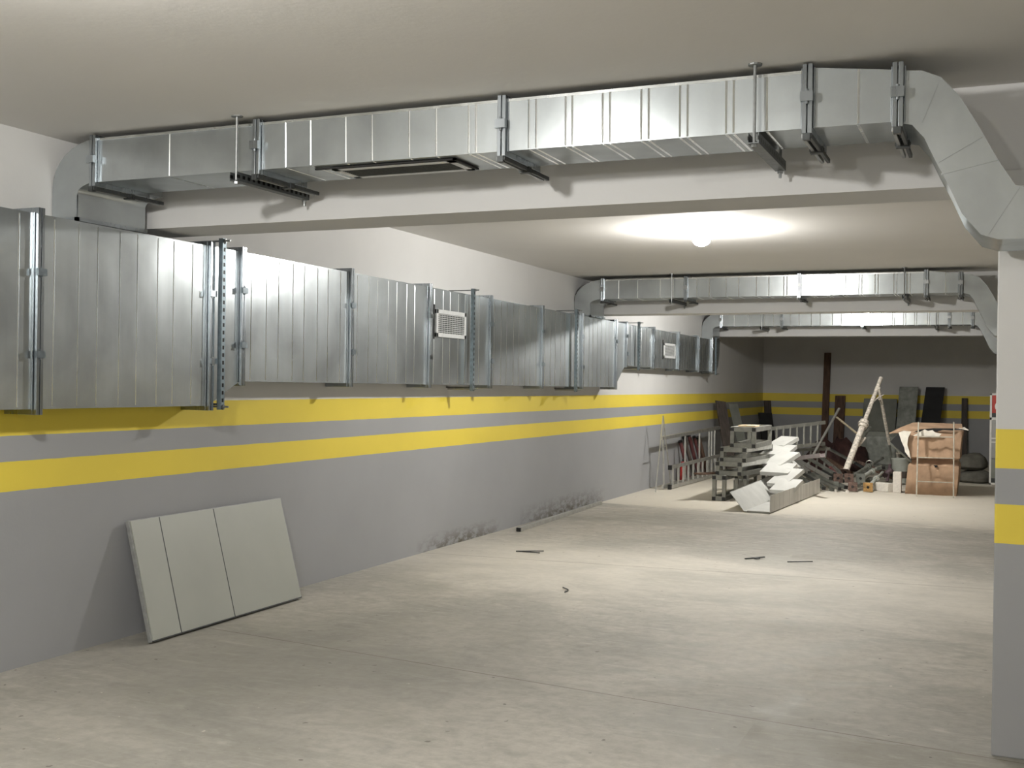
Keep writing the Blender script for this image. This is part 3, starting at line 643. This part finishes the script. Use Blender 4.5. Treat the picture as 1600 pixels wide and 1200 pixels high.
# ------------------------------------------------------------------ second ladder lying on edge behind
ladder('grey ladder lying on its edge behind the white sheets', 'ladder', (1.36, 17.5, 0.53), (2.15, 18.0, 0.62), (1.36, 17.5, 0.84), (2.15, 18.0, 0.95), [0.03+0.12*k for k in range(8)], rail=(0.03, 0.055), mat=m_alud, feet=False, ref=(0, 0, 1))
ladder('dim grey ladder on its edge under the other one behind the white sheets', 'ladder', (1.30, 17.66, 0.035), (2.15, 18.2, 0.05), (1.38, 17.66, 0.50), (2.20, 18.2, 0.53), [0.03+0.13*k for k in range(8)], rail=(0.03, 0.05), mat=m_alud, feet=False, ref=(0, 0, 1))

# ------------------------------------------------------------------ heap of profiles and props
BARS = [((1.49, 17.6, 0.50), (2.10, 16.75, 0.26), 0.05, m_alu, 'pale metal profile sloping from the white sheets'),
        ((1.52, 17.1, 0.44), (2.22, 16.3, 0.10), 0.04, m_steel, 'grey-green profile sloping just above the white tray'),
        ((1.74, 17.6, 0.40), (2.42, 16.65, 0.19), 0.05, m_alu, 'bright metal profile in the middle of the heap'),
        ((1.85, 17.8, 0.44), (2.44, 16.9, 0.24), 0.045, m_steel, 'grey-green profile in the middle of the heap'),
        ((1.87, 17.4, 0.28), (2.34, 16.55, 0.05), 0.05, m_steel, 'grey-green profile reaching the floor right of the tray'),
        ((2.02, 18.0, 0.46), (2.58, 17.0, 0.20), 0.045, m_steel, 'grey profile behind the middle of the heap'),
        ((1.95, 17.0, 0.22), (2.55, 16.6, 0.05), 0.05, m_alud, 'dull profile low in the heap'),
        ((2.10, 18.2, 0.40), (2.66, 17.2, 0.22), 0.05, m_wood, 'brown profile on the right of the heap'),
        ((2.05, 17.3, 0.20), (2.62, 16.75, 0.06), 0.06, m_steel, 'thick grey-green profile low in the heap'),
        ((1.65, 17.9, 0.30), (2.45, 17.3, 0.12), 0.05, m_rust, 'rusty profile buried in the heap'),
        ((2.12, 18.6, 0.52), (2.78, 17.7, 0.28), 0.04, m_dark, 'thin dark profile behind the tall prop foot'),
        ((2.00, 18.7, 0.56), (2.62, 17.9, 0.34), 0.035, m_alud, 'thin dull profile highest at the back of the heap'),
        ((2.20, 17.5, 0.24), (2.56, 16.9, 0.13), 0.045, m_dark, 'short dark profile beside the rusty plates'),
        ((2.66, 18.3, 0.16), (3.05, 17.7, 0.30), 0.05, m_steel, 'grey-green profile to the right of the tall prop foot'),
        ((2.55, 18.9, 0.30), (3.10, 18.5, 0.14), 0.05, m_rust, 'rusty beam lying behind the fork head'),
        ((2.20, 19.0, 0.42), (3.05, 19.3, 0.03), 0.06, m_wood, 'brown beam lying across the back of the heap'),
        ((1.80, 17.1, 0.30), (2.30, 16.42, 0.13), 0.03, m_dark, 'thin dark profile just behind the upright tray side'),
        ((1.62, 17.3, 0.40), (2.12, 16.6, 0.27), 0.035, m_alu, 'thin bright profile next to the white folded angle piece')]
for a, b, wd_, m, lb in BARS:
    base = Vector(b); base.z -= wd_/2
    t = thing('metal_profile', lb, 'metal profile', base, 'metal profiles heaped behind the white tray')
    d = (Vector(b)-Vector(a)).normalized()
    MB().channel(a, b, wd_, wd_*0.8, 0.006).build('profile', m, t)
    MB().bar(Vector(b)-d*0.004, Vector(b)+d*0.012, wd_, wd_*0.8).build('end_cap', m_cap, t, label='black end')
t = tag(MB().channel((1.63, 16.9, 0.40), (2.46, 15.5, 0.585), 0.07, 0.05, 0.006).build('pinkish_channel', m_pink, loc=(1.63, 16.9, 0.38)), 'long pinkish channel pointing right across the heap', 'metal profile')
t = thing('folded_bracket', 'white folded angle piece beneath the pinkish channel', 'metal bracket', (1.7, 16.9, 0.4))
MB().bar((1.60, 17.3, 0.52), (1.98, 16.6, 0.33), 0.05, 0.02).build('long_side', m_board, t); MB().bar((1.55, 16.9, 0.50), (1.72, 16.2, 0.34), 0.05, 0.02).build('long_side', m_board, t)
MB().bar((1.72, 16.2, 0.34), (1.98, 16.2, 0.34), 0.05, 0.02).build('short_side', m_board, t)
t = tag(MB().bar((1.95, 17.6, 0.30), (2.31, 18.4, 1.17), 0.035, 0.02).build('slanting_bar', m_alu, loc=(1.95, 17.6, 0.28), bevel=0.002), 'grey bar rising to the right out of the heap', 'bar')
t = tag(MB().bar((2.28, 18.32, 1.03), (2.66, 17.66, 0.81), 0.026, 0.018).build('wooden_batten', simple('batten_wood', (0.45, 0.38, 0.26), 0.8), loc=(2.5, 18.0, 0.9)), 'thin batten between the slanting bar and the white prop', 'batten')
# steel props with square end plates
def endplate(mb, c, d, s, th=0.008):
    c = Vector(c); d = Vector(d).normalized(); mb.bar(c, c+d*th, s, s)
def prop(a, b, r0, r1, split, lb, mt, mp, plate_at='a', collar=True, s=0.14, extra=True):
    a, b = Vector(a), Vector(b); d = (b-a).normalized(); m = a+(b-a)*split
    t = thing('steel_prop', lb, 'prop', a, 'adjustable steel props in the heap')
    MB().tube(a, m, r0).build('outer_tube', mt, t, smooth=True); MB().tube(m-d*0.02, b, r1).build('inner_tube', mt, t, smooth=True)
    if collar: MB().tube(m-d*0.07, m+d*0.05, r0*1.45, n=12).tube(m-d*0.02, m, r0*1.8, n=12).build('collar', mt, t, smooth=True)
    k = MB(); endplate(k, a-d*0.006, d, s); pl = k.build('base_plate', mp, t, bevel=0.003)
    hx = MB().tube(a-d*0.009, a-d*0.005, s*0.15, n=10); hx.build('hole', m_hole, pl)
    return t
prop((2.585, 17.0, 0.27), (2.972, 18.0, 1.655), 0.045, 0.030, 0.50, 'tall plaster-spattered prop leaning up above the heap', m_prop, m_rust)
t = thing('prop_stay', 'thin spattered strut forming the right leg of the tall leaning prop', 'prop', (3.14, 18.8, 0))
MB().tube((2.955, 17.85, 1.50), (3.07, 18.45, 0.62), 0.024).build('upper_tube', m_prop, t, smooth=True)
MB().tube((3.07, 18.45, 0.62), (3.13, 18.8, 0.0), 0.017).build('lower_tube', m_steel, t, smooth=True)
MB().tube((2.83, 17.63, 1.22), (2.955, 17.85, 1.36), 0.009).tube((2.955, 17.85, 1.36), (3.03, 17.9, 1.40), 0.006).tube((2.955, 17.85, 1.33), (2.985, 18.0, 1.27), 0.010).build('pin', m_prop, t)
tag(MB().tube((2.44, 18.5, 0.33), (2.83, 17.95, 0.90), 0.018).build('thin_tube', m_steel, loc=(2.44, 18.5, 0.3), smooth=True), 'thin dull tube behind the tall spattered prop', 'tube')
tag(MB().bar((2.70, 17.45, 0.62), (2.80, 17.5, 0.76), 0.09, 0.03).build('plaster_rag', m_prop, loc=(2.7, 17.4, 0.6), bevel=0.01), 'pale rag hanging from the spattered prop', 'rag')
PR = [((2.66, 16.80, 0.19), (3.0, 18.2, 0.42), m_steel, m_rust, 0.028, 'steel prop with rusty square plate just right of the tall prop foot'),
      ((2.72, 16.74, 0.075), (3.02, 18.1, 0.16), m_steel, m_rust, 0.028, 'steel prop with rusty plate lying on the floor'),
      ((2.93, 16.74, 0.078), (3.04, 17.75, 0.235), m_pail, m_ochre, 0.026, 'steel prop with ochre plate lying nearest the white block'),
      ((2.80, 17.0, 0.18), (2.97, 18.1, 0.30), m_pail, m_steel, 0.03, 'steel prop with dark plate behind the ochre one'),
      ((2.50, 16.85, 0.18), (2.20, 17.9, 0.34), m_maroon, m_rust, 0.028, 'maroon prop lying left of the rusty plates'),
      ((2.46, 16.72, 0.072), (2.15, 17.8, 0.16), m_steel, m_steel, 0.03, 'grey prop lying lowest at the left of the plates')]
for a, b, mt, mp, r, lb in PR: prop(a, b, r, r*0.75, 0.55, lb, mt, mp, s=0.135)
t = thing('threaded_head', 'purple-brown fork head of a prop above the white blocks', 'prop head', (3.05, 17.8, 0.1))
MB().tube((3.03, 17.9, 0.16), (3.16, 17.9, 0.27), 0.04).build('socket', m_fork, t, smooth=True); MB().tube((3.10, 17.8, 0.10), (3.12, 18.0, 0.33), 0.022).build('stem', m_fork, t, smooth=True)
tag(MB().lathe((2.86, 17.6, 0.36), [(0.05, 0), (0.058, 0.008), (0.05, 0.016), (0.042, 0.008), (0.05, 0)], 20, (0, 0.9, 0.5)).build('wire_ring', m_alu, loc=(2.86, 17.6, 0.3), smooth=True), 'small metal ring lying behind the tall prop', 'ring')
tag(MB().lathe((2.50, 16.62, 0.0), [(0, 0), (0.022, 0.0), (0.02, 0.035), (0, 0.04)], 10).build('plaster_crumb', m_block, loc=(2.50, 16.62, 0), smooth=True), 'white crumb on the floor at the left of the prop plates', 'crumb', 'crumbs in front of the heap')
tag(MB().lathe((2.66, 16.60, 0.0), [(0, 0), (0.03, 0.0), (0.025, 0.03), (0, 0.036)], 9).build('plaster_crumb', m_block, loc=(2.66, 16.60, 0), smooth=True), 'white crumb on the floor below the rusty plates', 'crumb', 'crumbs in front of the heap')
# aerated blocks
tag(box((3.25, 16.93, 0), (3.365, 17.05, 0.30)).build('aerated_block', m_block, loc=(3.3, 17, 0), bevel=0.008), 'white block standing upright left of the torn carton', 'block', 'white blocks')
tag(MB().bar((2.985, 17.22, 0.062), (3.225, 17.02, 0.062), 0.14, 0.122).build('aerated_block', m_block, loc=(3.1, 17.1, 0), bevel=0.008), 'white block lying on its side before the pail', 'block', 'white blocks')

# ------------------------------------------------------------------ leaning against the end wall
def wallboard(x0, x1, z1, y, lean_, mat, lb, cat='board', name='leaning_board', th=0.05, sk=0.0):
    vs = []
    for z, s in ((0.0, 0), (z1, 1)):
        for (x, yy) in ((x0, 0), (x1, 0), (x1, th), (x0, th)): vs.append((x+sk*s, y+yy+lean_*s, z))
    return tag(MB().hexa(vs).build(name, mat, loc=((x0+x1)/2, y, 0), bevel=0.005), lb, cat)
wallboard(1.25, 1.385, 2.22, 23.90, 0.20, m_wood, 'tall brown timber standing against the end wall', 'timber', 'timber_post', 0.06, 0.03)
wallboard(1.50, 1.70, 1.33, 23.85, 0.2, m_wood, 'short brown timber beside the tall one at the end wall', 'timber', 'timber_post', 0.08, 0.02)
wallboard(2.05, 2.70, 1.28, 23.7, 0.3, m_gboard, 'wide grey board leaning on the end wall behind the props', 'board', 'leaning_board', 0.04, 0.05)
wallboard(2.72, 3.08, 1.53, 23.5, 0.35, m_steel, 'tall dark grey door leaning on the end wall', 'door leaf', 'door_leaf', 0.05, 0.08)
wallboard(3.15, 3.50, 1.53, 23.2, 0.7, m_black, 'tall black padded case leaning on the end wall', 'case', 'padded_case', 0.12, 0.15)
wallboard(3.96, 4.07, 1.32, 23.95, 0.15, m_dwood, 'narrow dark post standing against the banded end wall', 'timber', 'timber_post', 0.06)
t = thing('storage_locker', 'low dull green locker behind the props', 'locker', (2.5, 21.5, 0))
MB().box((2.30, 21.5, 0.0), (3.0, 21.9, 0.70)).build('body', m_gboard, t, bevel=0.006); MB().box((2.42, 21.47, 0.1), (2.92, 21.5, 0.62)).build('door', m_steel, t, bevel=0.004)
t = thing('rolled_tarp', 'heap of maroon tarpaulin behind the profiles', 'tarpaulin', (1.9, 21.0, 0))
b_ = MB(); rr = random.Random(5)
prof = [(0.0, 0), (0.42, 0), (0.50, 0.10), (0.50, 0.2), (0.46, 0.30), (0.40, 0.38), (0.30, 0.46), (0.18, 0.52), (0.08, 0.54), (0, 0.55)]
b_.lathe((1.95, 21.0, 0), prof, 60)
b_.xf(lambda v: (1.95+(v.x-1.95)*(1.15+0.10*math.sin(17*v.z+9*v.y)), v.y+0.05*math.sin(26*v.x+8*v.z), v.z*(1+0.10*math.sin(19*v.x+9*v.y)+0.07*math.sin(43*v.x))))
b_.build('folded_cloth', simple('dark_maroon_cloth', (0.055, 0.022, 0.02), 0.8, 0, 0.35, 6), t, smooth=True)

# ------------------------------------------------------------------ torn carton with a small ladder before it
t = thing('cardboard_box', 'large torn brown cardboard box behind the little ladder', 'box', (3.78, 17.1, 0))
mb = MB()
# waisted, sagging body: rows of a loop at different heights
rows = []
rr = random.Random(11)
for z, x0, x1, y0, y1 in ((0.0, 3.42, 4.10, 16.86, 17.55), (0.22, 3.44, 4.12, 16.84, 17.57), (0.41, 3.46, 4.13, 16.84, 17.58), (0.455, 3.49, 4.11, 16.93, 17.6), (0.49, 3.51, 4.11, 16.97, 17.6), (0.53, 3.46, 4.14, 16.81, 17.6), (0.60, 3.44, 4.14, 16.83, 17.6), (0.74, 3.40, 4.15, 16.82, 17.6), (0.90, 3.37, 4.17, 16.83, 17.6)):
    r = []
    for k in range(9): r.append((x0+(x1-x0)*k/8, y0+0.026*math.sin(k*1.9+z*9), z))
    for k in range(1, 7): r.append((x1+0.01*math.sin(k*2+z*7), y0+(y1-y0)*k/6, z))
    for k in range(1, 9): r.append((x1-(x1-x0)*k/8, y1, z))
    for k in range(1, 6): r.append((x0, y1-(y1-y0)*k/6, z))
    rows.append(r)
n = len(rows[0]); vs = [v for r in rows for v in r]
fs = [(k*n+i, k*n+(i+1) % n, (k+1)*n+(i+1) % n, (k+1)*n+i) for k in range(len(rows)-1) for i in range(n)]
mb.add(vs, fs)
body = mb.build('carton_body', m_card, t, smooth=True)
so = body.modifiers.new('thickness', 'SOLIDIFY'); so.thickness = 0.012; so.offset = -1
MB().box((3.44, 16.9, 0.0), (4.08, 17.52, 0.006)).build('carton_bottom', m_card, t)
# torn front liner, pale
def sheet(pts, mat, name, th=0.008, lab=None):
    vs = [Vector(p) for p in pts]; nrm = (vs[1]-vs[0]).cross(vs[2]-vs[0]).normalized()*th; n = len(vs)
    return MB().add(vs+[v+nrm for v in vs], [tuple(range(n)), tuple(reversed(range(n, 2*n)))]+[(i, i+n, (i+1) % n+n, (i+1) % n) for i in range(n)]).build(name, mat, t, label=lab)
sheet([(3.33, 16.775, 0.87), (3.37, 16.775, 0.75), (3.41, 16.775, 0.66), (3.42, 16.775, 0.60), (3.50, 16.775, 0.50), (3.475, 16.775, 0.62), (3.45, 16.775, 0.70), (3.46, 16.775, 0.80), (3.50, 16.775, 0.89), (3.40, 16.775, 0.90)], m_cardin, 'torn_edge', lab='pale torn paper edge')
sheet([(3.52, 16.775, 0.83), (3.87, 16.775, 0.835), (3.90, 16.775, 0.87), (3.82, 16.775, 0.885), (3.78, 16.775, 0.92), (3.72, 16.775, 0.905), (3.68, 16.775, 0.928), (3.60, 16.775, 0.88)], m_cardin, 'torn_liner', lab='white torn liner at the top front')
sheet([(3.40, 16.815, 0.90), (4.17, 16.83, 0.955), (4.15, 17.25, 0.995), (3.50, 17.25, 1.0), (3.34, 16.95, 0.93), (3.20, 16.82, 0.85)], m_card, 'top_flap')
sheet([(4.12, 16.83, 0.95), (4.25, 16.80, 0.925), (4.19, 16.95, 0.96)], m_cardin, 'torn_corner')
sheet([(3.21, 16.87, 0.72), (3.50, 16.87, 0.47), (3.50, 16.90, 0.43), (3.21, 16.90, 0.69)], m_gboard, 'lower_flap')
sheet([(3.215, 16.81, 0.735), (3.35, 16.80, 0.88), (3.42, 16.79, 0.88), (3.43, 16.79, 0.66), (3.51, 16.79, 0.50), (3.48, 16.80, 0.495)], m_hole, 'dark_gap_sheet', lab='black sheet for the unlit gap in the torn side')  # flat black sheet paints the unlit inside of the box
sheet([(3.52, 16.79, 0.875), (3.62, 16.79, 0.925), (3.80, 16.79, 0.945), (4.10, 16.79, 0.95), (4.05, 16.79, 0.92), (3.92, 16.79, 0.925), (3.84, 16.79, 0.90), (3.70, 16.79, 0.91)], m_hole, 'dark_gap_sheet', 0.004, 'black ragged sheet for the unlit gap under the top flap')  # same black sheet for the shade below the flap
MB().box((3.80, 16.825, 0.395), (3.85, 16.84, 0.425)).build('hole', m_hole, body, label='dark punched hole')
tag(ladder('small thin metal ladder section standing in front of the torn cardboard box', 'ladder', (3.595, 16.55, 0.0), (3.598, 16.72, 1.03), (4.075, 16.55, 0.0), (4.06, 16.72, 1.04), [0.20, 0.52, 0.80],
       rail=(0.018, 0.026), rr=0.007, mat=m_tan, feet=False, name='small_ladder', ref=(0, 1, 0)), 'small thin metal ladder section standing in front of the torn cardboard box', 'ladder')
# pail and stand left of the box
t = thing('plastic_pail', 'pale plastic pail standing behind the upright white block', 'pail', (3.23, 18.5, 0))
MB().lathe((3.23, 18.5, 0.02), [(0, 0), (0.105, 0), (0.13, 0.36), (0.138, 0.37), (0.138, 0.385), (0.125, 0.385), (0.10, 0.02)], 24).build('pail_body', m_pail, t, smooth=True)
MB().lathe((3.23, 18.5, 0.10), [(0.1115, 0), (0.1135, 0.0), (0.1185, 0.12), (0.117, 0.12)], 24).build('label_band', m_dwood, t, smooth=True)
t = thing('spattered_stool', 'low spattered stool beneath the torn flap', 'stool', (3.3, 19.1, 0))
MB().box((3.12, 19.0, 0.44), (3.50, 19.25, 0.47)).build('seat', m_prop, t, bevel=0.004)
for x in (3.15, 3.47):
    for y in (19.03, 19.22): MB().bar((x, y, 0), (x, y, 0.44), 0.03, 0.03).build('leg', m_prop, t)
# sacks right of the box
def sack(c, sx, sy, sz, seed, lb):
    b = MB(); rr = random.Random(seed); n = 22; ph = rr.random()*6
    prof = [(0, 0), (0.75, 0.0), (0.98, 0.18), (1.0, 0.45), (0.85, 0.75), (0.5, 0.95), (0, 1.0)]
    b.lathe((0, 0, 0), prof, n)
    b.xf(lambda v: (c[0]+v.x*sx*(1+0.06*math.sin(5*v.y+ph)), c[1]+v.y*sy*(1+0.05*math.sin(6*v.x+ph)), c[2]+v.z*sz*(1+0.07*math.sin(4*v.x+3*v.y+ph))))
    return tag(b.build('cement_sack', m_sack, loc=c, smooth=True), lb, 'sack', 'grey sacks right of the torn box')
sack((4.30, 19.55, 0.0), 0.30, 0.30, 0.20, 1, 'flattened grey sack on the floor right of the torn box, under another')
sack((4.25, 19.6, 0.205), 0.24, 0.26, 0.26, 2, 'grey sack lying on top of the flattened sack')

# ------------------------------------------------------------------ fire-point sign frame behind the pillar
t = thing('sign_stand', 'white framed board with red sign, half hidden behind the pillar', 'sign', (4.72, 19.3, 0))
x0, x1, y, z1 = 4.505, 4.95, 19.25, 1.44
f = MB()
for a, b in (((x0, y-0.015, 0), (x0+0.03, y+0.02, z1)), ((x1-0.03, y-0.015, 0), (x1, y+0.02, z1)), ((x0, y-0.015, z1-0.03), (x1, y+0.02, z1)), ((x0, y-0.015, 1.02), (x1, y+0.02, 1.06)), ((x0, y-0.015, 0.0), (x1, y+0.02, 0.03))): f.box(a, b)
f.build('sign_frame', m_white, t, bevel=0.002)
rp = MB().box((x0+0.03, y-0.004, 1.13), (x1-0.03, y+0.004, z1-0.03)).build('red_sign', m_signred, t)
MB().lathe((4.66, y-0.0045, 1.235), [(0, 0.0), (0.085, 0.0), (0.085, 0.002), (0, 0.002)], 28, (0, -1, 0)).build('white_disc', m_white, rp)
MB().box((x0+0.03, y-0.004, 1.06), (x1-0.03, y+0.004, 1.13)).build('dark_band', m_dark, t)
MB().box((x0+0.03, y-0.004, 0.42), (x1-0.03, y+0.004, 1.02)).build('pale_panel', m_signgrey, t)
MB().box((x0+0.03, y-0.006, 0.72), (x1-0.03, y-0.004, 0.74)).box((x0+0.03, y-0.006, 0.66), (x1-0.03, y-0.004, 0.68)).build('printed_lines', m_white, t)
MB().box((x0+0.03, y-0.004, 0.10), (x1-0.03, y+0.004, 0.40)).build('lower_panel', m_gboard, t)
MB().box((x0+0.03, y-0.006, 0.03), (x1-0.03, y+0.002, 0.10)).build('kick_panel', m_dark, t)
